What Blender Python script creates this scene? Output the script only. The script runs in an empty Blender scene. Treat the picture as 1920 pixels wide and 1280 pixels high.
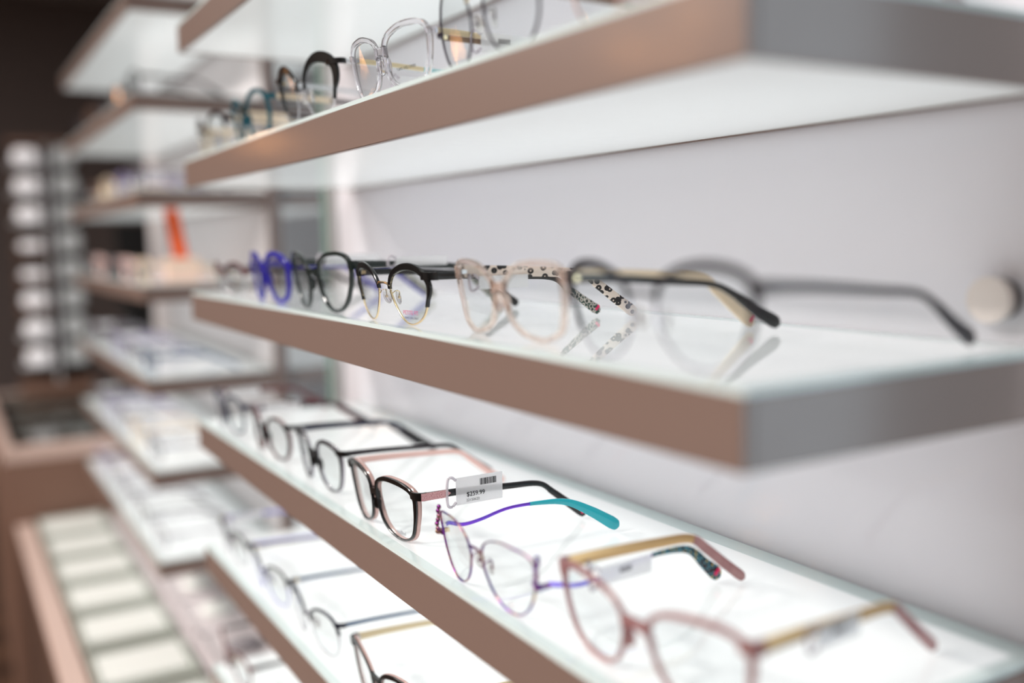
import bpy, bmesh, math, random
from mathutils import Vector, Matrix
random.seed(7)
scene = bpy.context.scene
C = scene.collection

# ------------------------------------------------------------------ camera
def cam_rot(a, b, c):
    ca, sa, cb, sb, cc, sc_ = math.cos(a), math.sin(a), math.cos(b), math.sin(b), math.cos(c), math.sin(c)
    f = Vector((-sa*cb, ca*cb, sb)); r = Vector((ca, sa, 0)); u = r.cross(f)
    return r*cc + u*sc_, -r*sc_ + u*cc, f
CAM = Vector((0.34184, -0.33199, 0.07569))
r_, u_, f_ = cam_rot(1.037514, -0.108365, -0.01846)
cd = bpy.data.cameras.new('camera'); cam = bpy.data.objects.new('camera', cd); C.objects.link(cam)
cam.matrix_world = Matrix(((r_.x, u_.x, -f_.x, CAM.x), (r_.y, u_.y, -f_.y, CAM.y), (r_.z, u_.z, -f_.z, CAM.z), (0, 0, 0, 1)))
cd.sensor_width = 36; cd.lens = 1811.43/1920*36; cd.clip_start = 0.02
cd.dof.use_dof = True; cd.dof.focus_distance = 0.86; cd.dof.aperture_fstop = 1.38
scene.camera = cam
# ------------------------------------------------------------------ exposure, world
scene.view_settings.view_transform = 'Standard'; scene.view_settings.look = 'None'
scene.view_settings.exposure = 0.14; scene.view_settings.gamma = 1.0
scene.view_settings.use_curve_mapping = False
scene.cycles.use_denoising = True
scene.cycles.max_bounces = 12; scene.cycles.transparent_max_bounces = 24
w = bpy.data.worlds.new('store_air'); scene.world = w; w.use_nodes = True
w.node_tree.nodes['Background'].inputs[0].default_value = (0.9, 0.92, 1.0, 1)
w.node_tree.nodes['Background'].inputs[1].default_value = 0.25
# ------------------------------------------------------------------ added fill lights out of view (ceiling panels are built below round them)
def area(name, loc, rot, sx, sy, power, col):
    l = bpy.data.lights.new(name, 'AREA'); l.shape = 'RECTANGLE'; l.size = sx; l.size_y = sy; l.energy = power; l.color = col
    o = bpy.data.objects.new(name, l); o.location = loc; o.rotation_euler = rot; C.objects.link(o); return o
CEIL = 1.55
PEND = [(-2.17, -1.6, .655, 'nearest the shelves'), (-1.98, -1.70, .74, 'second along'), (-2.75, -2.3, .80, 'third along'), (-4.6, -1.15, .575, 'beside the far counter')]
CEIL_FILLS = [(-3.6, -2.3, 55), (-1.8, -2.3, 90), (-0.2, -2.3, 90), (2.3, -3.2, 6)]
for x, y, p_ in CEIL_FILLS:
    area('ceiling_fill_light', (x, y, CEIL - 0.035), (0, 0, 0), 0.56, 0.56, p_, (1.0, 0.95, 0.9))  # unseen fills added to light the closed room, shelf fronts and wall

area('window_fill', (2.35, 1.84, 0.1), (math.radians(-90), 0, 0), 1.9, 2.3, 52, (.74, .9, 1.0))  # added cool fill, sized to grey and grade the shelf end faces
# ------------------------------------------------------------------ materials
def s2l(c): return tuple((v/255/12.92 if v/255 <= .04045 else ((v/255+.055)/1.055)**2.4) for v in c)
MATS = {}
def mat(name, rgb=(200, 200, 200), rough=.4, metal=0, trans=0, emis=0, emcol=None, coat=0, spec=.5, ior=1.45, crough=.06):
    if name in MATS: return MATS[name]
    m = bpy.data.materials.new(name); m.use_nodes = True
    b = m.node_tree.nodes['Principled BSDF']
    b.inputs['Base Color'].default_value = (*s2l(rgb), 1); b.inputs['Roughness'].default_value = rough
    b.inputs['Metallic'].default_value = metal; b.inputs['Transmission Weight'].default_value = trans
    b.inputs['Coat Weight'].default_value = coat; b.inputs['Coat Roughness'].default_value = crough
    b.inputs['Specular IOR Level'].default_value = spec; b.inputs['IOR'].default_value = ior
    if emis:
        b.inputs['Emission Color'].default_value = (*s2l(emcol or rgb), 1); b.inputs['Emission Strength'].default_value = emis
    # every material is procedural: a faint noise breaks up the gloss
    nt = m.node_tree; tc = nt.nodes.new('ShaderNodeTexCoord'); nz = nt.nodes.new('ShaderNodeTexNoise'); nz.inputs['Scale'].default_value = 60
    mr = nt.nodes.new('ShaderNodeMapRange'); mr.inputs[3].default_value = max(0, rough-.02); mr.inputs[4].default_value = min(1, rough+.03)
    nt.links.new(tc.outputs['Object'], nz.inputs['Vector']); nt.links.new(nz.outputs[0], mr.inputs[0]); nt.links.new(mr.outputs[0], b.inputs['Roughness'])
    MATS[name] = m; return m
def ramp_mat(name, stops, kind='noise', scale=60, rough=.3, metal=0, coat=0, trans=0, feature='F1', stretch=(1, 1, 1), const=False):
    if name in MATS: return MATS[name]
    m = mat(name, (200, 200, 200), rough, metal, trans, coat=coat); nt = m.node_tree; b = nt.nodes['Principled BSDF']
    tc = nt.nodes.new('ShaderNodeTexCoord'); mp = nt.nodes.new('ShaderNodeMapping'); mp.inputs['Scale'].default_value = stretch
    nt.links.new(tc.outputs['Object'], mp.inputs[0])
    if kind == 'noise':
        t = nt.nodes.new('ShaderNodeTexNoise'); t.inputs['Scale'].default_value = scale; out = t.outputs[0]
    elif kind == 'voronoi':
        t = nt.nodes.new('ShaderNodeTexVoronoi'); t.inputs['Scale'].default_value = scale; out = t.outputs[0]
    else:
        t = nt.nodes.new('ShaderNodeTexWave'); t.inputs['Scale'].default_value = scale; t.inputs['Distortion'].default_value = .5; out = t.outputs['Fac']
    rp = nt.nodes.new('ShaderNodeValToRGB'); el = rp.color_ramp.elements
    if const: rp.color_ramp.interpolation = 'CONSTANT'
    while len(el) < len(stops): el.new(.5)
    for e, (p, c) in zip(el, stops): e.position = p; e.color = (*s2l(c), 1)
    nt.links.new(mp.outputs[0], t.inputs['Vector']); nt.links.new(out, rp.inputs[0]); nt.links.new(rp.outputs[0], b.inputs['Base Color'])
    return m
def lens_mat(name, tint=(250, 252, 252), fac=.1):
    if name in MATS: return MATS[name]
    m = bpy.data.materials.new(name); m.use_nodes = True; nt = m.node_tree; nt.nodes.clear()
    o = nt.nodes.new('ShaderNodeOutputMaterial'); t = nt.nodes.new('ShaderNodeBsdfTransparent'); t.inputs[0].default_value = (*s2l(tint), 1)
    g = nt.nodes.new('ShaderNodeBsdfGlossy'); g.inputs['Roughness'].default_value = .03
    fr = nt.nodes.new('ShaderNodeLayerWeight'); fr.inputs[0].default_value = .5
    pw = nt.nodes.new('ShaderNodeMath'); pw.operation = 'POWER'; pw.inputs[1].default_value = 4
    mu = nt.nodes.new('ShaderNodeMath'); mu.operation = 'MULTIPLY_ADD'; mu.inputs[1].default_value = .5; mu.inputs[2].default_value = .012
    mx = nt.nodes.new('ShaderNodeMixShader')
    nt.links.new(fr.outputs['Facing'], pw.inputs[0]); nt.links.new(pw.outputs[0], mu.inputs[0]); nt.links.new(mu.outputs[0], mx.inputs[0]); nt.links.new(t.outputs[0], mx.inputs[1]); nt.links.new(g.outputs[0], mx.inputs[2]); nt.links.new(mx.outputs[0], o.inputs[0])
    MATS[name] = m; return m

M_brown = mat('taupe_laminate', (130, 108, 99), .4, coat=.45, crough=.14)
M_brown_far = M_brown
M_top = mat('lit_glass_top', (204, 208, 208), .5, emis=.44, emcol=(240, 243, 245), spec=0, coat=1, crough=.02)
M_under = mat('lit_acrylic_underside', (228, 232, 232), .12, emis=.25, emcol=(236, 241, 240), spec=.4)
M_edge = mat('frosted_glass_margin', (214, 228, 228), .08, spec=.4, emis=.05)  # faint glow stands in for light bleeding from the lit panels
M_glassedge = mat('glass_edge', (196, 208, 205), .15, spec=.5)
M_back = mat('lacquered_back_panel', (248, 246, 253), .10, spec=.5)
M_lens = lens_mat('clear_lens', (254, 255, 255))
M_black = mat('black_acetate', (10, 11, 13), .25, coat=.15)
M_gold = mat('gold_metal', (226, 204, 166), .2, metal=1)
M_silver = mat('silver_metal', (205, 205, 208), .2, metal=1)
M_tagw = mat('white_tag', (252, 252, 254), .6, trans=.5, ior=1.25)
M_tagc = mat('clear_tag_plastic', (232, 226, 234), .25, trans=.45, ior=1.3)
M_ink = mat('printed_ink', (20, 20, 22), .6)
M_pad = mat('silicone_pad', (240, 238, 236), .15, trans=.85, ior=1.3)
M_clear = mat('clear_acetate', (246, 244, 248), .06, trans=.92, ior=1.42)
M_pinkheart = mat('pink_heart', (235, 50, 110), .3)

# ------------------------------------------------------------------ object helpers
def link(name, me, parent=None, loc=(0, 0, 0), rot=(0, 0, 0)):
    o = bpy.data.objects.new(name, me); C.objects.link(o); o.location = loc; o.rotation_euler = rot
    if parent: o.parent = parent
    return o
def mesh(name, verts, faces, mats, parent=None, smooth=True, fm=None, loc=(0, 0, 0), rot=(0, 0, 0)):
    me = bpy.data.meshes.new(name); me.from_pydata([tuple(v) for v in verts], [], faces)
    for m in (mats if isinstance(mats, (list, tuple)) else [mats]): me.materials.append(m)
    bm = bmesh.new(); bm.from_mesh(me); bmesh.ops.recalc_face_normals(bm, faces=bm.faces); bm.to_mesh(me); bm.free()
    for i, p in enumerate(me.polygons):
        p.use_smooth = smooth
        if fm: p.material_index = fm[i]
    if smooth:
        try: me.set_sharp_from_angle(angle=math.radians(38))
        except Exception: pass
    return link(name, me, parent, loc, rot)
def boxes(name, lst, m, parent=None, bevel=0, loc=(0, 0, 0), rot=(0, 0, 0)):
    """lst of (x0,x1,y0,y1,z0,z1) joined as one part"""
    bm = bmesh.new()
    for b in lst:
        x0, x1, y0, y1, z0, z1 = b[:6]
        r = bmesh.ops.create_cube(bm, size=1)
        for v in r['verts']:
            v.co = Vector(((x0+x1)/2 + v.co.x*(x1-x0), (y0+y1)/2 + v.co.y*(y1-y0), (z0+z1)/2 + v.co.z*(z1-z0)))
    if bevel: bmesh.ops.bevel(bm, geom=bm.edges[:], offset=bevel, segments=2, affect='EDGES', clamp_overlap=True)
    me = bpy.data.meshes.new(name); bm.to_mesh(me); bm.free(); me.materials.append(m)
    return link(name, me, parent, loc, rot)
def tag(o, label=None, cat=None, group=None, kind=None):
    if label: o['label'] = label
    if cat: o['category'] = cat
    if group: o['group'] = group
    if kind: o['kind'] = kind
    return o
def empty(name, loc, label, cat, group=None, rz=0):
    o = bpy.data.objects.new(name, None); C.objects.link(o); o.location = loc; o.rotation_euler = (0, 0, rz); o.empty_display_size = .02
    return tag(o, label, cat, group)
def catmull(pts, n=6):
    P = [Vector(p) for p in pts]; out = []
    for i in range(len(P)-1):
        a = P[i-1] if i else P[0]*2-P[1]; b = P[i]; c = P[i+1]; d = P[i+2] if i+2 < len(P) else P[-1]*2-P[-2]
        for k in range(n):
            t = k/n; out.append(.5*((2*b)+(c-a)*t+(2*a-5*b+4*c-d)*t*t+(3*b-a-3*c+d)*t**3))
    out.append(P[-1]); return out
def tube(path, rad, seg=8, closed=False):
    """verts, faces of a round tube; rad number or list"""
    V, F = [], []; n = len(path)
    for i, p in enumerate(path):
        a = path[(i-1) % n] if (closed or i) else path[i]; b = path[(i+1) % n] if (closed or i < n-1) else path[i]
        t = (b-a).normalized(); up = Vector((0, 1, 0)) if abs(t.y) < .85 else Vector((0, 0, 1))
        u = t.cross(up).normalized(); v = t.cross(u)
        r = rad[i] if isinstance(rad, (list, tuple)) else rad
        for k in range(seg):
            an = 2*math.pi*k/seg; V.append(p+(u*math.cos(an)+v*math.sin(an))*r)
    for i in range(n if closed else n-1):
        for k in range(seg):
            a = i*seg+k; b = i*seg+(k+1) % seg; j = (i+1) % n
            F.append((a, b, j*seg+(k+1) % seg, j*seg+k))
    if not closed: F.append(tuple(range(seg))); F.append(tuple((n-1)*seg+k for k in range(seg)))
    return V, F
def merge(parts):
    V, F = [], []
    for v, f in parts:
        o = len(V); V += list(v); F += [tuple(i+o for i in q) for q in f]
    return V, F
def blob(c, sx, sy, sz, rx=0, ry=0, rz=0, n=10):
    V, F = [], []; R = Matrix.Rotation(rz, 3, 'Z') @ Matrix.Rotation(ry, 3, 'Y') @ Matrix.Rotation(rx, 3, 'X')
    for i in range(n+1):
        a = math.pi*i/n
        for k in range(n*2):
            b = math.pi*k/n; V.append(Vector(c)+R @ Vector((sx*math.sin(a)*math.cos(b), sy*math.sin(a)*math.sin(b), sz*math.cos(a))))
    for i in range(n):
        for k in range(n*2):
            F.append((i*2*n+k, i*2*n+(k+1) % (2*n), (i+1)*2*n+(k+1) % (2*n), (i+1)*2*n+k))
    return V, F
def text(name, s, size, m, parent, M4, thick=.00008):
    cu = bpy.data.curves.new(name, 'FONT'); cu.body = s; cu.size = size; cu.extrude = thick; cu.align_x = 'CENTER'
    o = bpy.data.objects.new('tmp', cu); C.objects.link(o)
    bpy.context.view_layer.update()
    me = bpy.data.meshes.new_from_object(o.evaluated_get(bpy.context.evaluated_depsgraph_get()))
    bpy.data.objects.remove(o); me.materials.clear(); me.materials.append(m); me.name = name
    q = link(name, me, parent); q.matrix_local = M4; return q

# ------------------------------------------------------------------ eyeglasses
NT = 72
def outline(a, b, n=2.4, taper=.1, lift=.0, sag=0):
    out = []
    for i in range(NT):
        th = 2*math.pi*i/NT; c, s = math.cos(th), math.sin(th)
        x = abs(c)**(2/n)*(1 if c >= 0 else -1); z = abs(s)**(2/n)*(1 if s >= 0 else -1)
        x *= 1+taper*z
        z += lift*x*(.5+.5*z)          # outer top corner rises
        z -= sag*max(0, -x)*max(0, z)  # inner top corner drops
        out.append((a*x, b*z))
    zmin = min(p[1] for p in out)
    return [(x, z-zmin) for x, z in out]
def resample(pts):
    P = [Vector((a/1000, 0, b/1000)) for a, b in pts]; n = len(P)
    D = []
    for i in range(n):
        a, b, c, d = P[i-1], P[i], P[(i+1) % n], P[(i+2) % n]
        for k in range(10):
            t = k/10; D.append(.5*((2*b)+(c-a)*t+(2*a-5*b+4*c-d)*t*t+(3*b-a-3*c+d)*t**3))
    x0 = min(p.x for p in D); x1 = max(p.x for p in D); zmin = min(p.z for p in D); zmax = max(p.z for p in D)
    cx = (x0+x1)/2; cz = (zmin+zmax)/2; a_ = (x1-x0)/2; b_ = (zmax-zmin)/2
    pol = sorted((math.atan2((p.z-cz)/b_, (p.x-cx)/a_) % (2*math.pi), math.hypot((p.x-cx)/a_, (p.z-cz)/b_)) for p in D)
    out = []
    for i in range(NT):
        th = 2*math.pi*i/NT; lo = max([q for q in pol if q[0] <= th], default=(pol[-1][0]-2*math.pi, pol[-1][1])); hi = min([q for q in pol if q[0] > th], default=(pol[0][0]+2*math.pi, pol[0][1]))
        f = (th-lo[0])/max(1e-9, hi[0]-lo[0]); r = lo[1]+(hi[1]-lo[1])*f
        out.append((r*math.cos(th)*a_, b_+r*math.sin(th)*b_))
    for _ in range(1):
        out = [((out[i-1][0]+2*out[i][0]+out[(i+1) % NT][0])/4, (out[i-1][1]+2*out[i][1]+out[(i+1) % NT][1])/4) for i in range(NT)]
    z_ = min(p[1] for p in out)
    return [(x, z-z_) for x, z in out], cx
TILT = .14
def rim_section(ol, side, cx, z0, wf, y0, d, wrap, i0=0, i1=NT, ch=.0006, winf=None):
    """sweep a chamfered rectangle outward from the lens outline; wf(theta)->width"""
    V, F = [], []; closed = (i1-i0 >= NT); N = NT if closed else i1-i0+1
    for q in range(N):
        i = (i0+q) % NT; p = ol[i]; a = ol[(i-1) % NT]; b = ol[(i+1) % NT]
        t = Vector((b[0]-a[0], b[1]-a[1])); t.normalize(); nrm = Vector((t.y, -t.x))
        th = 2*math.pi*i/NT; w_ = wf(th)
        win = winf(th) if winf else .0005
        c = min(ch, w_*.3, d*.3)
        sec = [(-win+c, 0), (w_-c, 0), (w_, c), (w_, d-c), (w_-c, d), (-win+c, d), (-win, d-c), (-win, c)]
        for (s, y) in sec:
            x = cx+p[0]+nrm.x*s; z = z0+p[1]+nrm.y*s
            V.append(Vector((side*x, y0+y+wrap*x*x, z)))
    m = 8
    for q in range(N if closed else N-1):
        for k in range(m):
            j = (q+1) % N; F.append((q*m+k, q*m+(k+1) % m, j*m+(k+1) % m, j*m+k))
    if not closed: F.append(tuple(range(m))); F.append(tuple((N-1)*m+k for k in range(m)))
    return V, F
def strip(path, hh, th, side):
    """temple arm: path of Vectors, hh list of half heights, th half thickness across x"""
    V, F = [], []; n = len(path)
    for i, p in enumerate(path):
        a = path[max(0, i-1)]; b = path[min(n-1, i+1)]; t = (b-a).normalized(); u = Vector((1, 0, 0)); v = u.cross(t).normalized()
        h = hh[i]; q = th if not isinstance(th, list) else th[i]; c = min(q*.6, h*.6)
        for (x, z) in [(-q, -h+c), (-q+c*.7, -h), (q-c*.7, -h), (q, -h+c), (q, h-c), (q-c*.7, h), (-q+c*.7, h), (-q, h-c)]:
            V.append(p+u*x+v*z)
    for i in range(n-1):
        for k in range(8): F.append((i*8+k, i*8+(k+1) % 8, (i+1)*8+(k+1) % 8, (i+1)*8+k))
    F.append(tuple(range(8))); F.append(tuple((n-1)*8+k for k in range(8)))
    return V, F
DEFPATH = [(.004, None), (.05, -.0005), (.10, -.003), (.135, -.006), (.152, -.013), (.170, -.030), (.190, -1)]
def glasses(name, x, z, label, group, y=.012, yaw=0, hw=.08, a=.031, b=.024, gap=.018, n=2.5, taper=.1, lift=.08, sag=.1,
            style='acetate', front=None, back=None, low=None, rimw=.0022, rimt=.001, depth=.0032, wrap=1.5, temple=None, templeR=None,
            tipm=None, tipmR=None, tip_at=.62, hz=.78, path=None, pathR=None, th=.0035, tt=.0011, tiph=.0045, pads='metal', padm=None, tags=(),
            heart=(), brow0=2, brow1=34, lens=None, lod=0, bridge_m=None, lensw=None, hingem=None, brow_w=.005, flare=.35, armround=False, shape=None, hza=None, ornament=None, plaque=False):
    root = empty(name, (x, y, z+.0003), label, 'eyeglasses', group, yaw)
    front = front or M_black; temple = temple or front; templeR = templeR or temple; tipm = tipm or temple; tipmR = tipmR or tipm if templeR is temple else (tipmR or templeR)
    ol = outline(a, b, n, taper, lift, sag); H = max(p[1] for p in ol)
    metal = style in ('metal', 'browline', 'semi')
    rw = .0009 if metal else rimw
    cx = gap/2+a*(1+abs(taper)*.5)
    if shape: ol, cx = resample(shape); H = max(p[1] for p in ol)
    z0 = rw
    xo = cx+max(p[0] for p in ol)
    wf = (lambda t: .0007) if metal else (lambda t: rimw+rimt*max(0, math.sin(t)+.35*math.cos(t)))
    hzz = hza or z0+H*hz
    lowm = low or (M_gold if metal else front)
    for s in (1, -1):
        if style == 'metal' or style == 'browline':
            V, F = rim_section(ol, s, cx, z0, wf, .0006, .0018, wrap, ch=.0004)
            mesh('rim', V, F, lowm, root)
        elif style == 'semi':
            V, F = rim_section(ol, s, cx, z0, wf, .0006, .0014, wrap, ch=.0003)
            mesh('rim', V, F, lowm, root)
        if style in ('browline', 'semi'):
            bw = lambda t: .0011+brow_w*math.sin(max(0, min(1, (math.degrees(t)+5)/185))*math.pi)**.8*(1+flare*math.cos(t))
            V, F = rim_section(ol, s, cx, z0, bw, -.0004, .0036, wrap, i0=brow0, i1=brow1, ch=.0007)
            mesh('brow', V, F, front, root)
        if lod < 2 or style == 'metal' or 1:
            pass
        if style == 'acetate':
            V, F = rim_section(ol, s, cx, z0, wf, 0, depth*(.6 if back else 1), wrap)
            mesh('rim', V, F, front, root)
            if back:
                wb = lambda t: wf(t)+.0005
                V, F = rim_section(ol, s, cx, z0, wb, depth*.6+.0001, depth*.8, wrap)
                mesh('rim_backing', V, F, back, root)
        # lens: a real thin slab
        V = [Vector((s*(cx+p[0]), .0012+wrap*(cx+p[0])**2, z0+p[1])) for p in ol] + [Vector((s*(cx+p[0]), .0024+wrap*(cx+p[0])**2, z0+p[1])) for p in ol]
        F = [tuple(range(NT)), tuple(NT+i for i in range(NT))]+[(i, (i+1) % NT, NT+(i+1) % NT, NT+i) for i in range(NT)]
        mesh('lens', V, F, lens or M_lens, root, smooth=False)
        # endpiece from rim to temple
        ei = min(range(NT), key=lambda i: abs(ol[i][1]+z0-hzz)+(1 if ol[i][0] < 0 else 0)); xr = cx+ol[ei][0]
        ye = wrap*hw*hw+.004
        eh = .0016 if metal and style == 'metal' else th*.9+.0006
        ph = catmull([(s*(xr-.0005), .0014+wrap*xr*xr, hzz), (s*(xr+(hw-xr)*.6), .0012+wrap*xr*xr, hzz), (s*hw, ye-.001, hzz), (s*hw, ye+.004, hzz)], 4)
        V, F = [], []
        for i, p in enumerate(ph):
            t = (ph[min(i+1, len(ph)-1)]-ph[max(i-1, 0)]).normalized(); v = Vector((0, 0, 1)); u = t.cross(v).normalized(); q = .0012
            for (uu, vv) in [(-q, -eh), (q, -eh), (q, eh), (-q, eh)]: V.append(p+u*uu+v*vv)
        for i in range(len(ph)-1):
            for k in range(4): F.append((i*4+k, i*4+(k+1) % 4, (i+1)*4+(k+1) % 4, (i+1)*4+k))
        F += [(0, 1, 2, 3), tuple(len(ph)*4-4+k for k in range(4))]
        mesh('endpiece', V, F, front if style != 'metal' else lowm, root)
        boxes('hinge', [(s*hw-.0016 if s > 0 else s*hw-.0006, s*hw+.0006 if s > 0 else s*hw+.0016, ye+.0015, ye+.0065, hzz-.0018, hzz+.0018)], hingem or M_gold if metal else hingem or M_silver, root, .0003)
        # temple
        pp = (pathR if s > 0 and pathR else path) or DEFPATH
        pts = []
        for k, (yy, dz) in enumerate(pp):
            zz = hzz if dz is None else (tiph*.92+.0002 if dz == -1 else (hzz+dz if dz < 0 and not (path or pathR) else dz))
            xx = s*(hw-.0002-.004*max(0, (yy-.12)/.06))
            pts.append((xx, ye+yy if yy < .01 else max(yy, ye+.007), zz))
        if not (path or pathR):
            # the last points fall to the shelf whatever the hinge height
            for k in range(len(pts)-3, len(pts)-1):
                fr = (.40 if k == len(pts)-2 else .78); pts[k] = (pts[k][0], pts[k][1], tiph + (hzz-.009-tiph)*fr)
        P = catmull(pts, 8); L = len(P); k1 = int(L*tip_at)
        def hfun(i):
            f = i/(L-1)
            return th*(1-.25*min(1, f/.5)) if f < .55 else th*.75+(tiph-th*.75)*min(1, (f-.55)/.42)**1.4
        hh = [hfun(i) for i in range(L)]; hh[-1] *= .55; hh[-2] *= .93
        mm = templeR if s > 0 else temple; tm = tipmR if s > 0 else tipm
        if armround:
            V, F = tube(P[:k1+1], .0012)
        else:
            V, F = strip(P[:k1+1], hh[:k1+1], tt, s)
        tp = mesh('temple', V, F, mm, root)
        tdir = (P[-1]-P[-3]).normalized(); Pt = P[k1:-1]; ht = [h+.0002 for h in hh[k1:-1]]; h0 = ht[-1]
        for an in (25, 45, 62, 76, 86):
            Pt.append(P[-2]+tdir*h0*.95*math.sin(math.radians(an))); ht.append(h0*math.cos(math.radians(an)))
        V, F = strip(Pt, ht, tt*1.25, s)
        tip = mesh('temple_tip', V, F, tm, tp)
        if s in heart:
            c = P[-2]; V1, F1 = blob(c+Vector((0.0007, -.001, .0008)), tt*1.6, tiph*.42, tiph*.42, n=6); V2, F2 = blob(c+Vector((0.0007, .0012, .0028)), tt*1.6, tiph*.42, tiph*.42, n=6)
            mesh('tip_heart', *merge([(V1, F1), (V2, F2)]), M_pinkheart, tp)
        # price tag on this side
        for (ts, y0, y1, zb, zt, kind) in tags:
            if ts != s: continue
            zc = hzz-.003; xx = s*hw
            tg = boxes('price_tag', [(xx+.0016, xx+.0021, y0, y1, zc+zb, zc+zt)], M_tagw, root, .0002)
            loop_p = catmull([(xx+.0018, y0, zc+zt-.002), (xx+.0018, y0-.004, zc+zt+.001), (xx+.0018, y0-.008, zc+zt-.001), (xx+.0018, y0-.009, zc+.001), (xx+.0018, y0-.008, zc+zb+.001), (xx+.0018, y0-.004, zc+zb-.0005), (xx+.0018, y0, zc+zb+.003)], 4)
            V, F = tube(loop_p, .0013, 8); mesh('tag_loop', V, F, M_tagc, tg)
            if kind == 'price':
                # lettering reads along +y on the outward (+x) face
                R4 = Matrix(((0, 0, 1, xx+.0022), (1, 0, 0, (y0+y1)/2-.004), (0, 1, 0, zc+zb+.0068), (0, 0, 0, 1)))
                text('price_lettering', '$259.99', .0058, M_ink, tg, R4, .00015)
                R5 = R4.copy(); R5[1][3] -= .003; R5[2][3] -= .0045
                text('code_lettering', '22150622', .0034, mat('grey_ink', (120, 120, 122), .6), tg, R5)
                bars = []; yb = (y0+y1)/2+.0005; rr = random.Random(3)
                while yb < (y0+y1)/2+.0170:
                    wd = rr.choice([.0003, .0005, .0008]); bars.append((xx+.0021, xx+.0023, yb, yb+wd, zc+zt-.0095, zc+zt-.0035)); yb += wd+rr.choice([.0003, .0005, .0006])
                boxes('barcode', bars, M_ink, tg)
            elif kind == 'print':
                R4 = Matrix(((0, 0, 1, xx+.0022), (1, 0, 0, (y0+y1)/2), (0, 1, 0, zc+zb+.005), (0, 0, 0, 1)))
                bars = [(xx+.0021, xx+.0023, (y0+y1)/2-.006+.0013*q, (y0+y1)/2-.0055+.0013*q, zc+zt-.008, zc+zt-.004) for q in range(9)]
                boxes('barcode', bars, M_ink, tg)
    # bridge
    zb = z0+H*(.70 if metal else .68)
    xi = cx+min(p[0] for p in ol if abs(p[1]+z0-zb) < .004); bi = xi+.0008
    if metal:
        P = catmull([(-bi-.0004, .0012, zb), (-bi*.5, .0002, zb+.0022), (bi*.5, .0002, zb+.0022), (bi+.0004, .0012, zb)], 5)
        V, F = tube(P, .0012); mesh('bridge', V, F, bridge_m or lowm, root)
    else:
        V, F = [], []
        bh = .0028
        for i in range(9):
            xx = -bi+2*bi*i/8; q = 1-(2*i/8-1)**2; zz = zb+.0010*q; h = bh+.0022*(1-q)
            for (yy, z_) in [(0, -h), (0, h), (depth, h), (depth, -h)]: V.append(Vector((xx, yy, zz+z_)))
        for i in range(8):
            for k in range(4): F.append((i*4+k, i*4+(k+1) % 4, i*4+4+(k+1) % 4, i*4+4+k))
        F += [(0, 1, 2, 3), (32, 33, 34, 35)]
        mesh('bridge', V, F, bridge_m or front, root)
    if lod == 0:
        for s in (1, -1):
            if pads == 'metal':
                px, pz = max(.004, xi-.001), z0+H*.47
                V, F = blob((s*(px+.0005), .0085, pz), .0013, .0038, .0068, rx=.15, rz=s*.55)
                pd = mesh('nose_pad', V, F, padm or M_pad, root)
                P = catmull([(s*(xi-.0002), .0022, pz+.003), (s*(xi+.002), .0055, pz+.006), (s*(xi+.002), .009, pz+.005), (s*(px+.0016), .0085, pz+.0005)], 5)
                V, F = tube(P, .00045, 6); V2, F2 = blob((s*(px+.0018), .0085, pz), .0009, .0014, .0014, n=6)
                mesh('pad_arm', *merge([(V, F), (V2, F2)]), lowm if metal else M_gold, pd)
            else:
                V, F = blob((s*(xi-.0008), .0045, z0+H*.46), .0016, .004, .0075, rz=s*.6); mesh('nose_pad', V, F, front, root)
    if ornament:
        for s in (1, -1):
            ps = []
            for k in range(6):
                ps.append(blob((s*(hw-.001+.0012*math.sin(k*2.1)), .0105-.0004*k, .0525-.0036*k), .0024, .0018, .0022, n=6))
            ps.append(blob((s*hw, .011, hzz), .003, .004, .0026, n=6))
            mesh('corner_ornament', *merge(ps), ornament, root)
    if plaque:
        xx = hw+.0014; h_ = .0034
        V = [Vector((xx+dx, yy, hzz+zz)) for dx in (0, .0006) for yy, zz in ((.012, -h_), (.036, -h_), (.041, 0), (.036, h_), (.012, h_))]
        F = [(0, 1, 2, 3, 4), (5, 6, 7, 8, 9)]+[(i, (i+1) % 5, 5+(i+1) % 5, 5+i) for i in range(5)]
        mesh('arrow_plaque', V, F, plaque, root, smooth=False)
    # the front leans: the lower rims sit further back than the brow
    for o in root.children:
        if o.name.split('.')[0] in ('rim', 'rim_backing', 'brow', 'lens', 'bridge', 'endpiece', 'nose_pad'):
            for q in [o]+list(o.children):
                for v in q.data.vertices: v.co.y += TILT*(.05-v.co.z)
    if lensw:
        for (s_, word, sz, m_, dx, dz, mirror) in lensw:
            xx = s_*(cx+dx); yy = .0009+wrap*xx*xx-.0002
            R4 = Matrix(((-1 if mirror else 1, 0, 0, xx), (0, 0, -1, yy), (0, 1, 0, z0+dz), (0, 0, 0, 1))) @ Matrix.Rotation(0, 4, 'Z')
            sl = math.atan(2*wrap*xx); R4 = Matrix.Translation((xx, yy+TILT*(.05-z0-dz)-.0003, z0+dz)) @ Matrix.Rotation(sl, 4, 'Z') @ Matrix.Rotation(-.139*0+.14, 4, 'X') @ Matrix.Rotation(math.pi/2, 4, 'X')
            if mirror: R4 = R4 @ Matrix.Diagonal((-1, 1, 1, 1))
            text('lens_print', word, sz, m_, root, R4, .00003)
    return root

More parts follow.
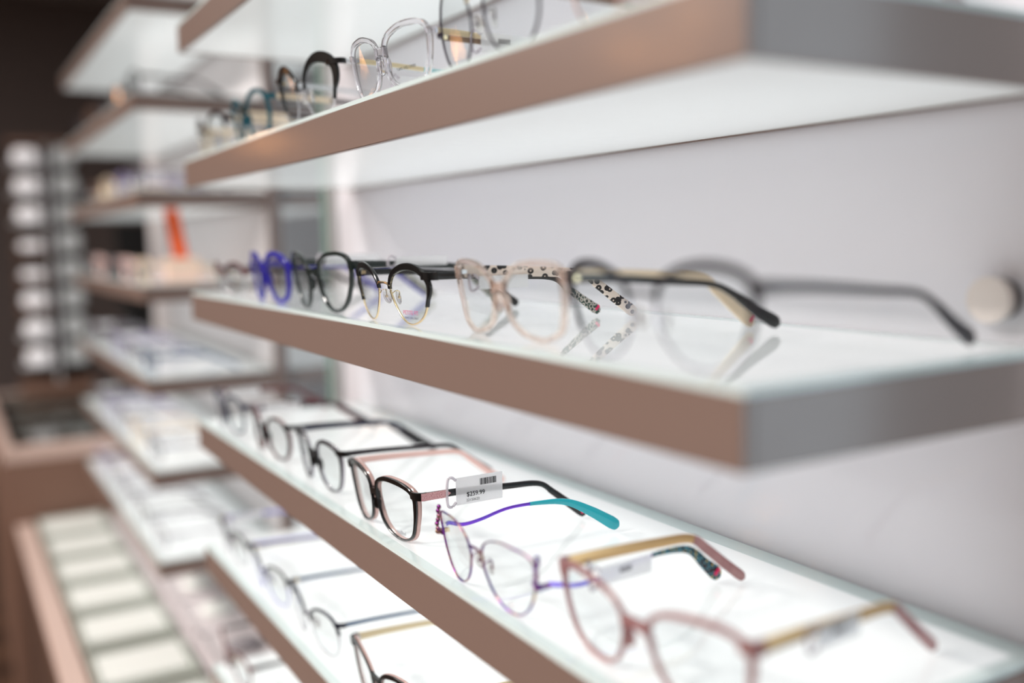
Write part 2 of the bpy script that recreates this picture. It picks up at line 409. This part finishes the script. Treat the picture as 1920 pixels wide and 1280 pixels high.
# ------------------------------------------------------------------ room shell
FLOOR = -1.45
M_floor = ramp_mat('dark_wood_floor', [(0, (58, 42, 34)), (1, (92, 68, 54))], 'wave', 3, rough=.35, stretch=(.3, 4, 1))
M_dark = mat('charcoal_wall', (92, 82, 80), .8)
M_wall = mat('pale_wall', (214, 210, 212), .8)
M_ceil = mat('store_ceiling', (150, 146, 142), .9)
tag(boxes('floor', [(-6.2, 3.6, -4, 1.9, FLOOR-.05, FLOOR)], M_floor), kind='structure')
tag(boxes('ceiling', [(-6.2, 3.6, -4, 1.9, CEIL, CEIL+.05)], M_ceil), kind='structure')
tag(boxes('wall_left', [(-6.25, -6.2, -4, 1.9, FLOOR, CEIL)], M_dark), kind='structure')
tag(boxes('wall_back', [(-6.2, 3.6, 1.9, 1.95, FLOOR, CEIL)], M_wall), kind='structure')
tag(boxes('wall_right', [(3.6, 3.65, -4, 1.9, FLOOR, CEIL)], mat('beige_wall', (190, 182, 176), .8)), kind='structure')
tag(boxes('added_window_1', [(1.34, 1.4, 1.86, 1.9, -1.11, 1.31), (3.3, 3.36, 1.86, 1.9, -1.11, 1.31), (1.4, 3.3, 1.86, 1.9, -1.11, -1.05), (1.4, 3.3, 1.86, 1.9, 1.25, 1.31)], M_silver), kind='structure')  # unseen window frame, added around the cool fill light
tag(boxes('wall_front', [(-6.2, 3.6, -4.05, -4, FLOOR, CEIL)], mat('warm_grey_wall', (150, 138, 130), .8)), kind='structure')
for x, y, p_ in CEIL_FILLS:  # panel bodies added to house the unseen ceiling fills
    e = empty('added_ceiling_light', (x, y, CEIL-.03), 'added square ceiling light panel, out of view above the shop aisle', 'ceiling light', 'added ceiling light panels')
    boxes('frame', [(-.31, .31, -.31, -.285, 0, .03), (-.31, .31, .285, .31, 0, .03), (-.31, -.285, -.285, .285, 0, .03), (.285, .31, -.285, .285, 0, .03)], M_silver, e)
    boxes('diffuser', [(-.285, .285, -.285, .285, .012, .03)], mat('ceiling_diffuser', (250, 245, 238), .6), e)

for x, y, z, wd in PEND:
    e = empty('pendant_lamp', (x, y, z), 'warm globe pendant lamp over the aisle, '+wd, 'lamp', 'warm pendant lamps')
    V, F = blob((0, 0, 0), .05, .05, .06); mesh('bulb', V, F, mat('warm_bulb', (255, 205, 150), .4, emis=9, emcol=(255, 176, 110)), e)
    V, F = tube([Vector((0, 0, .05)), Vector((0, 0, .09)), Vector((0, 0, .11))], [.026, .026, .008], 16); mesh('socket', V, F, mat('dark_chrome', (110, 105, 104), .25, metal=1), e)
    V, F = tube([Vector((0, 0, .11)), Vector((0, 0, CEIL-z-.01))], .003, 8); mesh('cord', V, F, M_black, e)
# ------------------------------------------------------------------ shelving
T = .0427
NAMES = {.4: 'topmost', .2: 'second', 0: 'middle', -.2: 'fourth', -.4: 'fifth', -.6: 'lowest'}
def shelf(x0, x1, y0, y1, z, t, label, group):
    e = empty('display_shelf', (x1, y0, z-t), label, 'shelf', group)
    g = .004
    X0 = x0-x1; D_ = y1-y0
    rim = .006
    # laminate frame: front, back and two ends
    boxes('frame', [(X0, 0, 0, rim, 0, t-g), (X0, 0, D_-rim, D_, 0, t-g), (X0, X0+rim, rim, D_-rim, 0, t-g), (-rim, 0, rim, D_-rim, 0, t-g)], M_brown, e, .0006)
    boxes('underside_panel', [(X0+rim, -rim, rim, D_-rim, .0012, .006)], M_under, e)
    mg = .011
    boxes('glass_top', [(X0+.004, -mg, mg, D_-.020, t-g, t)], M_top, e)
    boxes('glass_margin', [(X0+.001, -.001, .0012, mg, t-g, t), (-mg, -.001, mg, D_-.02, t-g, t), (X0+.001, -.001, D_-.02, D_-.0005, t-g, t)], M_edge, e)
    return e
LV = [.4, .2, 0, -.2, -.4, -.6]
LV2 = [.6]+LV
words2 = ['topmost', 'second from the top', 'third from the top', 'fourth, just above eye level', 'fifth from the top', 'sixth from the top', 'seventh and lowest']
words = ['first shelf from the top', 'second shelf from the top', 'third shelf, level with the eye', 'fourth shelf down', 'fifth shelf down', 'sixth and lowest shelf']
for z, wd in zip(LV, words):
    shelf(-1.188, 0, 0, .268, z, T, 'lit taupe display shelf of the near bay, '+wd, 'lit shelves of the near bay')
for z, wd in zip(LV2, words2):
    shelf(-2.98, -1.80, .035, .305, z-.012, .038, 'lit taupe shelf of the blurred far bay, '+wd, 'lit shelves of the far bay')
for z, wd in zip(LV2, words2):
    shelf(-2.98, -1.80, .336, .60, z-.012, .038, 'lit shelf behind the far bay\'s white divider, '+wd, 'lit shelves behind the divider')
e = empty('back_panel', (0, .27, -.85), 'glossy pale lilac panel backing the near shelves', 'wall panel')
boxes('panel', [(-1.262, .03, 0, .03, 0, 2.2)], M_back, e, .001)
boxes('edge_post', [(-1.31, -1.268, -.002, .03, 0, 2.2)], mat('satin_aluminium', (215, 218, 220), .35, metal=.6), e, .002)
boxes('glass_fin', [(-1.345, -1.318, -.002, .008, 0, 2.2)], mat('green_glass_edge', (120, 145, 138), .2), e, .001)
e = empty('divider_panel', (-1.80, .31, -.76), 'white divider panel with brown end in the far bay', 'panel')
boxes('panel', [(-1.16, -.0, 0, .02, 0, 2.1), (-1.42, -1.16, 0, .02, .24, 2.1)], mat('white_divider', (226, 222, 224), .5), e)
boxes('end_post', [(0.001, .013, -.004, .024, 0, 2.1)], M_brown, e, .001)
e = empty('partition', (-3.02, .34, FLOOR), 'pale partition board behind the rear shelves of the far bay', 'partition')
boxes('board', [(-.03, 0, 0, 1.5, 0, CEIL-FLOOR-.01)], mat('partition_grey', (225, 223, 225), .6), e)
boxes('skirting', [(0.001, .012, 0, 1.5, 0, .1)], M_brown, e)
# standoff
e = empty('panel_standoff', (-.040, .268, .029), 'round clear and silver standoff knob on the lilac back panel', 'knob')
def disc(name, r, y0, y1, m, parent, seg=40):
    V = [Vector((r*math.cos(2*math.pi*i/seg), y, r*math.sin(2*math.pi*i/seg))) for y in (y0, y1) for i in range(seg)]
    F = [tuple(range(seg)), tuple(seg+i for i in range(seg))]+[(i, (i+1) % seg, seg+(i+1) % seg, seg+i) for i in range(seg)]
    return mesh(name, V, F, m, parent)
disc('cap', .0150, -.016, -.009, mat('frosted_cap', (246, 236, 230), .35), e)
disc('collar', .0135, -.009, .001, mat('dark_chrome', (110, 105, 104), .25, metal=1), e)

# ------------------------------------------------------------------ near bay eyeglasses
M_rose = ramp_mat('rose_acetate', [(0.3, (176, 120, 122)), (.7, (205, 160, 158))], 'noise', 40, rough=.2, trans=.35)
M_beige = mat('beige_translucent', (246, 230, 221), .06, trans=.9, ior=1.38)
M_leopard = ramp_mat('leopard_print', [(0, (226, 205, 190)), (.12, (18, 14, 16)), (.46, (228, 212, 200))], 'voronoi', 150, rough=.25, const=True, stretch=(.2, 1, 1.2))
M_multi = ramp_mat('speckled_print', [(0, (226, 214, 140)), (.25, (20, 20, 30)), (.48, (90, 170, 190)), (.6, (30, 28, 40))], 'voronoi', 260, rough=.25, const=True)
M_teal = mat('teal_acetate', (16, 186, 202), .15, coat=.5, trans=.15)
M_violet = ramp_mat('iridescent_violet', [(.35, (84, 80, 205)), (.55, (128, 70, 212)), (.75, (190, 70, 205))], 'noise', 18, rough=.22, metal=.7)
M_plum = ramp_mat('iridescent_plum', [(.3, (60, 60, 150)), (.5, (130, 50, 130)), (.7, (200, 170, 110))], 'noise', 70, rough=.25, metal=.75)
M_cream = mat('cream_acetate', (238, 216, 188), .25)
M_salmon = mat('salmon_acetate', (244, 204, 196), .3)
M_pinkback = mat('blush_acetate', (240, 206, 200), .12, trans=.5)
M_glit = ramp_mat('rose_glitter', [(.3, (190, 120, 125)), (.7, (230, 190, 185))], 'noise', 900, rough=.35, metal=.5)
M_blue = mat('cobalt_acetate', (52, 44, 176), .15, trans=.3)
M_tealf = mat('petrol_acetate', (22, 84, 98), .2, trans=.1)
M_stripe = ramp_mat('striped_brow', [(0.35, (25, 22, 24)), (.6, (130, 120, 110))], 'wave', 160, rough=.3)
M_dkgreen = mat('dark_green_acetate', (24, 36, 34), .16, coat=.4)
M_floral = ramp_mat('floral_print', [(.3, (26, 50, 42)), (.5, (225, 215, 205)), (.62, (30, 70, 60))], 'voronoi', 240, rough=.3)
M_greydk = mat('graphite_metal', (34, 28, 36), .3, metal=.1)
M_smoke = mat('smoke_translucent', (196, 190, 200), .1, trans=.8, ior=1.35)
M_horn = ramp_mat('mottled_brown', [(.4, (238, 214, 202)), (.62, (150, 116, 96))], 'noise', 120, rough=.15, trans=.5)
M_red = mat('red_black_acetate', (120, 24, 36), .2, trans=.2)
M_navy = mat('navy_acetate', (28, 34, 62), .25)
M_wine = mat('wine_acetate', (96, 38, 40), .25)
M_brass = mat('brushed_brass', (196, 160, 112), .3, metal=.6)
M_aqua = mat('aqua_end', (170, 214, 214), .2, trans=.3)
M_steel = mat('blue_steel', (40, 80, 120), .25, metal=.6)
M_ltgold = mat('pale_gold', (224, 206, 170), .3, metal=.4)
M_violetpale = mat('lilac_inner', (150, 150, 210), .3)
G = {0: 'eyeglasses on the middle shelf', .2: 'eyeglasses on the second shelf', -.2: 'eyeglasses on the fourth shelf', -.4: 'eyeglasses on the fifth shelf', -.6: 'eyeglasses on the lowest shelf'}
def P_(*a): return list(a)
SH = {
 '259': [(9.6, 47.9), (17.7, 52.1), (29.5, 54.8), (44.5, 55.0), (58.0, 53.8), (68.0, 51.1), (72.9, 46.0), (72.3, 38.1), (70.6, 28.4), (67.4, 17.6), (63.7, 10.4), (58.8, 6.1), (51.3, 3.1), (41.1, 1.8), (29.7, 3.7), (19.6, 7.8), (12.6, 14), (9.3, 21.6), (7.2, 30.5), (6.9, 39.5)],
 'pet': [(15.2, 38.3), (20.7, 43.6), (29.0, 46.8), (38.2, 48.7), (49.2, 49.1), (57.2, 47.8), (63.8, 44.9), (68.4, 41.5), (70.9, 37.7), (71.4, 33.2), (69.7, 26.3), (66.8, 18.7), (62.8, 12.0), (57.6, 7.3), (51.7, 3.9), (43.2, 1.6), (35.9, 2.0), (29.9, 4.7), (23.5, 10.1), (19.1, 16.1), (15.6, 21.7), (13.1, 27.3), (12.0, 32.5)],
 'pur': [(10.6, 41.5), (13.5, 46.7), (20.9, 51.4), (30.4, 54.3), (41.6, 55.5), (53.1, 54.6), (63.8, 53.6), (70.9, 51.7), (73.8, 47.3), (73.8, 42.1), (72.0, 32.7), (70.0, 24.6), (65.7, 15.8), (59.5, 8.6), (50.7, 3.2), (42.3, 2.1), (32.8, 3.4), (23.5, 8.4), (17.0, 15.1), (12.6, 22.5), (9.6, 30.5), (9.2, 36.7)],
 'pb': [(8.5, 38.9), (17.2, 46.3), (27.4, 51.4), (37.8, 53.4), (50.2, 54.1), (60.3, 53.8), (69.0, 52.1), (72.3, 47.6), (72.2, 34.8), (70.5, 24.4), (68.8, 16.5), (65.8, 9.5), (58.0, 5.3), (49.7, 2.7), (38.8, 3.2), (28.1, 5.7), (19.1, 10.0), (13.0, 16.8), (9.9, 24.5), (8.2, 32.2)],
 'blk2': [(16.8, 43.1), (24.8, 51.8), (37.6, 57.0), (52.3, 58.5), (64.6, 58.5), (74.8, 55.3), (78.0, 51.1), (78.7, 43.5), (77.4, 34.6), (73.9, 26.3), (68.5, 16.6), (61.3, 8.5), (52.5, 3.3), (42.9, 1.6), (33.9, 2.8), (25.8, 8.2), (20.3, 14.8), (16.2, 22.1), (14.3, 30.7), (14.6, 36.9)],
 'near': [(12, 38), (15.7, 47.0), (22.8, 52.0), (34.3, 56), (46.8, 57.5), (57.6, 57), (68.0, 54.8), (75.0, 50.4), (76.6, 42), (75, 32), (71, 20), (63, 9), (52, 3.5), (40, 2.5), (28, 5.5), (19, 13), (13, 22), (11, 30)],
 'salmon': [(14.3, 42.1), (19.9, 49.1), (30.9, 54), (45.9, 54.3), (58.3, 51.7), (67.1, 47.5), (70.2, 41.7), (69.3, 30.4), (65.9, 17.6), (59.4, 7.7), (48.8, 2.5), (37.1, 1.5), (26.9, 5.3), (19.3, 13.0), (15.1, 22.0), (13.0, 33.4)],
 'pc': [(81.0, 47.9), (74.6, 53.0), (65.1, 55.2), (49.7, 55.2), (33.3, 53.5), (20.9, 49.8), (13.9, 43.6), (11.7, 36.6), (13.3, 27.4), (17.6, 16.4), (24.0, 8), (33, 3.0), (43.3, 1.8), (56.7, 2.8), (68.4, 7.6), (75.7, 16.3), (79.7, 27.5), (81.3, 38.4)],
 'clear': [(9.0, 38.9), (15.6, 44.8), (25.6, 47.9), (36.6, 50.0), (48.1, 50.2), (61.1, 49.1), (68.6, 46.0), (71.7, 41.8), (71.9, 34.6), (70.0, 24.5), (66, 13), (60, 5), (48, 2), (34, 2), (22, 5), (13, 12), (9.5, 22), (8.2, 31)],
 'brow': [(12.4, 43.9), (18.7, 51.0), (29.7, 56.0), (42.0, 57.8), (54.2, 56.2), (64.6, 52.8), (70.3, 47.3), (71, 38.9), (69.3, 30.6), (66.0, 18.8), (60, 8), (48, 2.5), (35, 2.2), (24, 6), (16, 14), (12, 23), (10.9, 34)]}
# middle shelf, from the near end
glasses('eyeglasses', -.0955, 0, 'large dark-browed eyeglasses nearest the end of the middle shelf', G[0], y=.010, yaw=.045, hw=.084, shape=SH['near'], hza=.0475, style='browline', path=[(.004, .0475), (.05, .046), (.10, .042), (.140, .0385), (.160, .031), (.182, .018), (.205, .0062)],
        front=M_greydk, low=M_smoke, temple=M_black, templeR=M_greydk, tip_at=.7, th=.0030, tiph=.0052, brow_w=.0036, bridge_m=M_greydk, tipm=M_black, tipmR=M_greydk, brow0=66, brow1=104, ornament=None)
glasses('eyeglasses', -.2790, 0, 'beige translucent square eyeglasses with leopard-print temple, middle shelf', G[0], y=.020, yaw=.016, hw=.0775, shape=SH['pb'], hza=.0475,
        front=M_beige, temple=M_leopard, templeR=M_cream, tipm=M_leopard, tipmR=M_cream, rimw=.0028, rimt=.0018, depth=.0042, th=.0050, tiph=.0050, heart=(1,), bridge_m=M_horn, pads='acetate',
        tags=((-1, .030, .078, -.012, -.001, 'plain'),))
glasses('eyeglasses', -.4637, 0, 'black-browed gold-rimmed eyeglasses marked PETITE FIT, middle shelf', G[0], y=.0075, yaw=.025, hw=.0765, shape=SH['pet'], hza=.0435, style='browline',
        front=M_black, low=M_gold, temple=M_black, tip_at=.62, th=.0032, tiph=.0044, brow_w=.0046, tipmR=M_floral, heart=(1,), brow0=68, brow1=105,
        lensw=[(1, 'PETITE FIT', .0052, mat('pink_print', (205, 90, 130), .5), .001, .0085, False), (1, 'DEMO LENS ONLY', .0026, mat('grey_print', (80, 80, 105), .5), .001, .0048, False)])
glasses('eyeglasses', -.6540, 0, 'dark green-black butterfly eyeglasses with striped corners, middle shelf', G[0], y=.008, yaw=.04, hw=.0820, shape=SH['blk2'], hza=.0500,
        front=M_dkgreen, temple=M_dkgreen, tipm=M_floral, rimw=.0026, rimt=.0012, depth=.0042, th=.0042, pads='acetate', bridge_m=M_dkgreen, tags=((-1, .050, .12, -.002, .011, 'plain'), (1, .060, .120, 0, .010, 'plain')))
glasses('eyeglasses', -.843, 0, 'cobalt blue translucent eyeglasses near the far end of the middle shelf', G[0], y=.010, hw=.08, shape=SH['salmon'], rimw=.0038, rimt=.0022, depth=.0045,
        front=M_blue, hza=.046, pads='acetate')
glasses('eyeglasses', -1.05, 0, 'thin dark reddish eyeglasses farthest along the middle shelf', G[0], y=.012, hw=.078, a=.0315, b=.0215, n=2.3, style='browline', front=M_wine, low=M_silver, temple=M_greydk, brow_w=.0022)
# fourth shelf
glasses('eyeglasses', -.1086, -.2, 'rose translucent eyeglasses with brass temples nearest the end, fourth shelf', G[-.2], y=.0145, yaw=.07, hw=.0865, shape=SH['pc'], hza=.0515,
        front=M_rose, temple=M_brass, templeR=M_brass, tipm=M_rose, tipmR=M_rose, tip_at=.52, rimw=.0022, rimt=.0018, depth=.004, th=.0046, tiph=.004, tags=((-1, .045, .095, -.020, -.006, 'print'), (1, .062, .100, -.010, .004, 'print')), hingem=M_brass, pads='acetate')
glasses('eyeglasses', -.2898, -.2, 'iridescent purple wire eyeglasses with curved arm and teal tip, fourth shelf', G[-.2], y=.002, yaw=-.005, hw=.0785, shape=SH['pur'], style='metal',
        low=M_plum, front=M_plum, temple=M_violet, tipm=M_teal, tipmR=M_multi, tip_at=.58, heart=(1,), hza=.0315, tiph=.0056, th=.0017, tt=.0008, ornament=M_plum,
        path=[(.004, .036), (.020, .037), (.033, .0335), (.050, .035), (.078, .0405), (.112, .040), (.138, .0365), (.162, .025), (.192, .0062)],
        pathR=[(.004, .030), (.020, .032), (.042, .027), (.064, .028), (.095, .034), (.120, .0365), (.148, .033), (.166, .018), (.180, .0062)],
        lensw=[(1, 'petite', .003, mat('faint_pink_print', (228, 180, 190), .5), .002, .006, False)])
glasses('eyeglasses', -.4960, -.2, 'black and blush square eyeglasses with the $259.99 tag, fourth shelf', G[-.2], y=.0050, yaw=.004, hw=.0835, shape=SH['259'], hza=.0495,
        front=M_black, back=M_pinkback, temple=M_salmon, tipm=M_salmon, templeR=M_black, tipmR=M_black, rimw=.0016, rimt=.0030, depth=.0045, th=.0034, tiph=.0042, heart=(1,), pads='acetate', plaque=M_glit,
        tags=((1, .046, .094, -.0095, .0155, 'price'),), lensw=[(1, 'brilliant', .0052, mat('pale_grey_print', (150, 150, 160), .5), .006, .0055, True)])
glasses('eyeglasses', -.6965, -.2, 'thin black-topped eyeglasses right behind the price-tagged pair, fourth shelf', G[-.2], y=.014, yaw=-.015, hw=.0805, shape=SH['salmon'], hza=.0490, front=M_black, rimw=.0009, rimt=.0028, depth=.003,
        temple=M_navy, templeR=M_greydk, tipm=M_black, tipmR=M_greydk, th=.0028, pads='acetate', back=M_smoke)
glasses('eyeglasses', -.885, -.2, 'black and red rounded eyeglasses past the thin black-topped pair, fourth shelf', G[-.2], y=.012, hw=.082, a=.0325, b=.0255, gap=.018, n=2.3, taper=.1, front=M_black, back=M_red, temple=M_greydk, rimw=.0010, rimt=.0018, hza=.047, th=.0026,
        tags=((-1, .03, .08, -.006, .006, 'plain'),), pads='acetate')
glasses('eyeglasses', -1.085, -.2, 'navy eyeglasses farthest along the fourth shelf', G[-.2], y=.012, hw=.082, a=.0310, b=.0245, front=M_navy, temple=M_wine, rimw=.0026, rimt=.002, hz=.84, pads='acetate', tags=((-1, .03, .08, -.006, .006, 'plain'), (1, .03, .07, -.006, .006, 'plain')))
# fifth shelf
glasses('eyeglasses', -.525, -.4, 'black and blush eyeglasses with pale gold arm, nearest on the fifth shelf', G[-.4], y=.012, hw=.090, a=.0350, b=.0262, n=2.5, taper=.12, lift=.1, front=M_black, back=M_pinkback, temple=M_ltgold, rimw=.0022, rimt=.0025, hz=.84, th=.0042, pads='acetate')
glasses('eyeglasses', -.735, -.4, 'thin navy-topped eyeglasses with blue steel arm, second on the fifth shelf', G[-.4], y=.012, hw=.086, a=.0335, b=.0262, n=2.4, taper=.12, lift=.1, style='semi', low=M_smoke, front=mat('dark_navy_metal', (20, 24, 46), .3, metal=.2), temple=M_steel, th=.0022, hza=.048, brow_w=.0016)
glasses('eyeglasses', -.915, -.4, 'half-rim black eyeglasses with taupe arm, third on the fifth shelf', G[-.4], y=.012, hw=.084, a=.0325, b=.0250, n=2.5, style='browline', low=M_violetpale, front=M_black, temple=mat('taupe_arm', (120, 108, 104), .3), th=.0020, hz=.84, brow_w=.0016)
glasses('eyeglasses', -1.10, -.4, 'black eyeglasses with lilac arm farthest along the fifth shelf', G[-.4], y=.012, hw=.080, a=.0305, b=.0235, front=M_black, low=M_smoke, style='browline', temple=M_violetpale, hz=.82, brow_w=.003, tags=((-1, .03, .08, -.006, .006, 'plain'),))
# lowest shelf
glasses('eyeglasses', -1.13, -.6, 'wine-brown eyeglasses at the far end of the lowest shelf', G[-.6], y=.012, hw=.088, a=.0335, b=.0252, front=M_wine, temple=M_greydk, rimw=.002, rimt=.0016, hz=.84)
# second shelf (seen from below)
glasses('eyeglasses', -.105, .2, 'thin rose-gold eyeglasses nearest the end of the second shelf', G[.2], y=.012, hw=.082, a=.032, b=.027, n=2.1, style='metal', low=mat('rose_gold', (200, 160, 150), .3, metal=.7), front=M_rose, hz=.6)
glasses('eyeglasses', -.285, .2, 'round black-rimmed eyeglasses with gold bridge, second shelf', G[.2], y=.010, hw=.080, a=.0305, b=.0315, gap=.020, n=2.0, taper=0, lift=0, sag=0, style='metal', low=mat('aubergine_metal', (44, 34, 50), .3, metal=.4), front=M_black,
        bridge_m=M_gold, temple=mat('bronze_arm', (128, 104, 86), .3, metal=.5), tipm=M_multi, hz=.52, th=.0024, tip_at=.4, hingem=M_gold, tags=((-1, .05, .095, -.006, .010, 'print'),))
glasses('eyeglasses', -.460, .2, 'clear colourless square eyeglasses, second shelf', G[.2], y=.010, yaw=.05, hw=.078, shape=SH['clear'], hza=.043, front=M_clear, temple=M_ltgold, tip_at=.3, tipm=mat('turquoise_print', (160, 206, 210), .3), rimw=.0034, rimt=.001, depth=.0042, th=.0024, pads='acetate', bridge_m=M_clear,
        tags=((-1, .06, .1, -.018, -.008, 'plain'),), lensw=[(1, 'DEMO LENS ONLY', .0034, M_ink, 0, .014, True)])
glasses('eyeglasses', -.6755, .2, 'browline eyeglasses with broad black upswept corners, second shelf', G[.2], y=.010, yaw=.06, hw=.083, shape=SH['brow'], style='browline', front=M_black, low=M_clear, temple=M_silver, tipm=M_greydk, hza=.053, brow_w=.0075, flare=.8, brow0=67, brow1=106, bridge_m=M_black, th=.0024)
glasses('eyeglasses', -.905, .2, 'petrol teal rounded eyeglasses, second shelf', G[.2], y=.012, hw=.086, a=.0310, b=.0265, gap=.022, n=2.3, taper=.08, front=M_tealf, rimw=.0034, rimt=.001, depth=.004, hz=.84, temple=M_cream, tipm=M_greydk, tip_at=.3, pads='acetate', bridge_m=M_dkgreen, th=.003)
glasses('eyeglasses', -1.105, .2, 'grey-black browed eyeglasses farthest along the second shelf', G[.2], y=.012, hw=.082, a=.0310, b=.0255, style='browline', front=M_greydk, low=M_ltgold, temple=M_cream, brow_w=.004, hz=.84)

# ------------------------------------------------------------------ far bay eyeglasses (strongly blurred)
cols = [('dark', M_greydk), ('lilac', mat('lilac_frame', (140, 130, 170), .3)), ('cream', M_cream), ('grey', mat('grey_frame', (120, 118, 120), .3)), ('pale pink', M_salmon), ('brown', mat('brown_frame', (110, 80, 66), .3)), ('clear', M_smoke), ('blue', M_steel)]
pos = ['nearest the camera end', 'second from the near end', 'at the middle', 'fourth from the near end', 'farthest along']
pick = {.4: [0, 3, 0, 5, 0], .2: [6, 1, 2, 5, 0], 0: [2, 4, 0, 4, 3], -.2: [7, 6, 1, 3, 6], -.4: [6, 2, 6, 1, 3], -.6: [6, 3, 6, 6, 1]}
for z, wd in zip(LV, ['second', 'third', 'fourth', 'fifth', 'sixth', 'seventh']):
    for k in range(5):
        cn, m = cols[pick[z][k]]
        g = glasses('eyeglasses', -1.93-.225*k, z-.012, '%s-framed blurred eyeglasses on the far bay\'s %s shelf down, %s' % (cn, wd, pos[k]), 'eyeglasses on the far bay', y=.05, front=m, temple=m, rimw=.0026, rimt=.002, th=.004, lod=1,
                tags=((-1, .03, .08, -.008, .006, 'plain'),) if k != 3 else ())
# orange marker and objects on the far bay
e = empty('shelf_sign', (-1.98, .162, -.0117), 'orange upright sign strip standing on the far bay shelf', 'sign')
boxes('sign_face', [(-.004, .004, -.015, .015, .05, .175)], mat('orange_card', (236, 92, 20), .6, spec=.2), e, .001, rot=(math.radians(-9)*-1, 0, 0))
boxes('sign_foot', [(-.02, .02, -.045, .030, 0, .052)], mat('peach_base', (244, 214, 196), .5), e, .004)
e = empty('black_panel', (-3.5, .24, -.15), 'black upright panel beyond the far bay', 'panel')
boxes('board', [(-.02, 0, 0, .16, 0, .30)], mat('matte_black', (16, 15, 16), .6), e)
boxes('foot', [(-.06, .04, 0.02, .14, -.40, 0)], mat('matte_black'), e)
e = empty('glasses_case', (-2.62, .10, .188), 'cream hard glasses case on the far bay\'s third shelf', 'case')
V, F = blob((0, 0, .022), .075, .035, .022); mesh('case_lid', V, F, M_cream, e); V, F = blob((0, 0, .019), .076, .036, .018); mesh('case_base', V, F, mat('tan_leather', (170, 140, 110), .5), e)

# ------------------------------------------------------------------ counter, tower and tray table at the left
M_wood = mat('brown_veneer', (128, 98, 84), .45)
M_pinkwood = mat('pale_maple_edge', (205, 180, 170), .45)
e = empty('glass_counter', (-3.0, -.2, FLOOR), 'brown wooden counter with a grey glass display top', 'counter')
H_ = -.55-FLOOR
boxes('carcass', [(-1.3, 0, 0, .72, 0, H_-.05)], M_wood, e, .004)
boxes('edge_trim', [(-1.3, 0, 0, .03, H_-.05, H_), (-.03, 0, .03, .72, H_-.05, H_), (-1.3, -1.27, .03, .72, H_-.05, H_), (-1.27, -.03, .69, .72, H_-.05, H_)], M_pinkwood, e, .003)
boxes('glass_top', [(-1.27, -.03, .03, .69, H_-.014, H_-.006)], lens_mat('counter_glass', (225, 230, 230)), e)
boxes('display_liner', [(-1.27, -.03, .03, .69, H_-.05, H_-.045)], mat('grey_felt', (205, 198, 196), .9), e)
for k in range(4):
    boxes('divider', [(-.25-.28*k, -.235-.28*k, .04, .68, H_-.045, H_-.02)], M_wood, e)
e = empty('display_tower', (-4.1, -.06, -.55), 'tall two-column display tower stacked with pale eyewear on the counter', 'display rack')
boxes('base', [(-.12, .02, -.01, .28, 0, .05)], M_wood, e, .004)
boxes('back_board', [(-.12, -.105, 0, .27, .05, 1.04)], mat('dark_brown_board', (70, 54, 46), .6), e)
boxes('post', [(-.10, .0, .135, .143, .05, 1.04)], mat('acrylic_white', (214, 216, 220), .3), e, .002)
for i in range(8):
    zz = .12+.118*i
    boxes('tier', [(-.10, 0.0, 0, .13, zz, zz+.012)], M_wood if i in (2, 3, 4) else mat('acrylic_white'), e, .002)
    boxes('glow_pad', [(-.085, .004, .02, .11, zz+.014, zz+(.05 if i in (3, 4) else .072))], mat('cloudy_white', (236, 234, 236), .5, emis=.35 if True else 0), e, .012)  # these and the side pads glow by emission; no lamp inside
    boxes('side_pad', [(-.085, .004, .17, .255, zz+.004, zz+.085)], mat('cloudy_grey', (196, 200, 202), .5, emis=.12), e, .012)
boxes('top_cap', [(-.12, .01, 0, .27, 1.04, 1.055)], M_wood, e)
# tray table
TZ = -.80
e = empty('tray_table', (-1.3, -.18, FLOOR), 'wooden display table with a pale maple edge under the shelves', 'table')
h = TZ-FLOOR
boxes('carcass', [(-1.68, 0, .01, .75, 0, h-.03)], mat('dark_veneer', (84, 62, 52), .5), e, .003)
boxes('table_top', [(-1.69, .0, .0, .76, h-.03, h-.004)], M_wood, e, .002)
boxes('edge_trim', [(-1.69, 0, 0, .05, h-.004, h+.006)], M_pinkwood, e, .002)
boxes('felt_inlay', [(-1.68, -.01, .26, .75, h-.004, h-.0032)], mat('pale_grey_felt', (208, 200, 202), .9), e)
for k in range(7):
    x1 = -1.36-.235*k
    t = empty('display_tray', (x1, -.12, TZ-.003), 'white eyewear tray in the front row of the table, %s' % ['nearest the camera', 'second nearest', 'third nearest', 'fourth nearest', 'fifth nearest', 'second farthest', 'farthest'][k], 'tray', 'white trays in the front row')
    boxes('tray', [(-.20, 0, 0, .19, 0, .006), (-.20, 0, 0, .006, .006, .022), (-.20, 0, .184, .19, .006, .022), (-.2, -.194, .006, .184, .006, .022), (-.006, 0, .006, .184, .006, .022)], mat('pale_green_grey', (188, 194, 186), .5), t, .001)
    boxes('liner', [(-.19, -.045, .01, .18, .006, .018)], mat('white_liner', (232, 234, 230), .6), t, .003)
rr = random.Random(5)
for r in range(3):
    for k in range(7):
        x1 = -1.34-.235*k+.05*r; y1 = .10+.17*r
        t = empty('sample_tray', (x1, y1, TZ-.003), 'grey eyewear tray of the table, %s row behind the front, %s' % (['first', 'second', 'third'][r], ['nearest the camera', 'second nearest', 'third nearest', 'fourth nearest', 'fifth nearest', 'second farthest', 'farthest'][k]), 'tray', 'grey trays behind the front row')
        boxes('tray', [(-.21, 0, 0, .15, 0, .008), (-.21, 0, 0, .008, .008, .02), (-.21, 0, .142, .15, .008, .02)], mat('grey_lilac_tray', (214, 206, 208), .5), t, .001)
        q = [mat('dark_grey_case', (74, 72, 76), .5), mat('mid_grey_case', (140, 134, 138), .5), mat('white_liner')][rr.randrange(3)]
        V, F = blob((-.06-.05*rr.random(), .075, .022), .035, .04, .015); mesh('case', V, F, q, t)
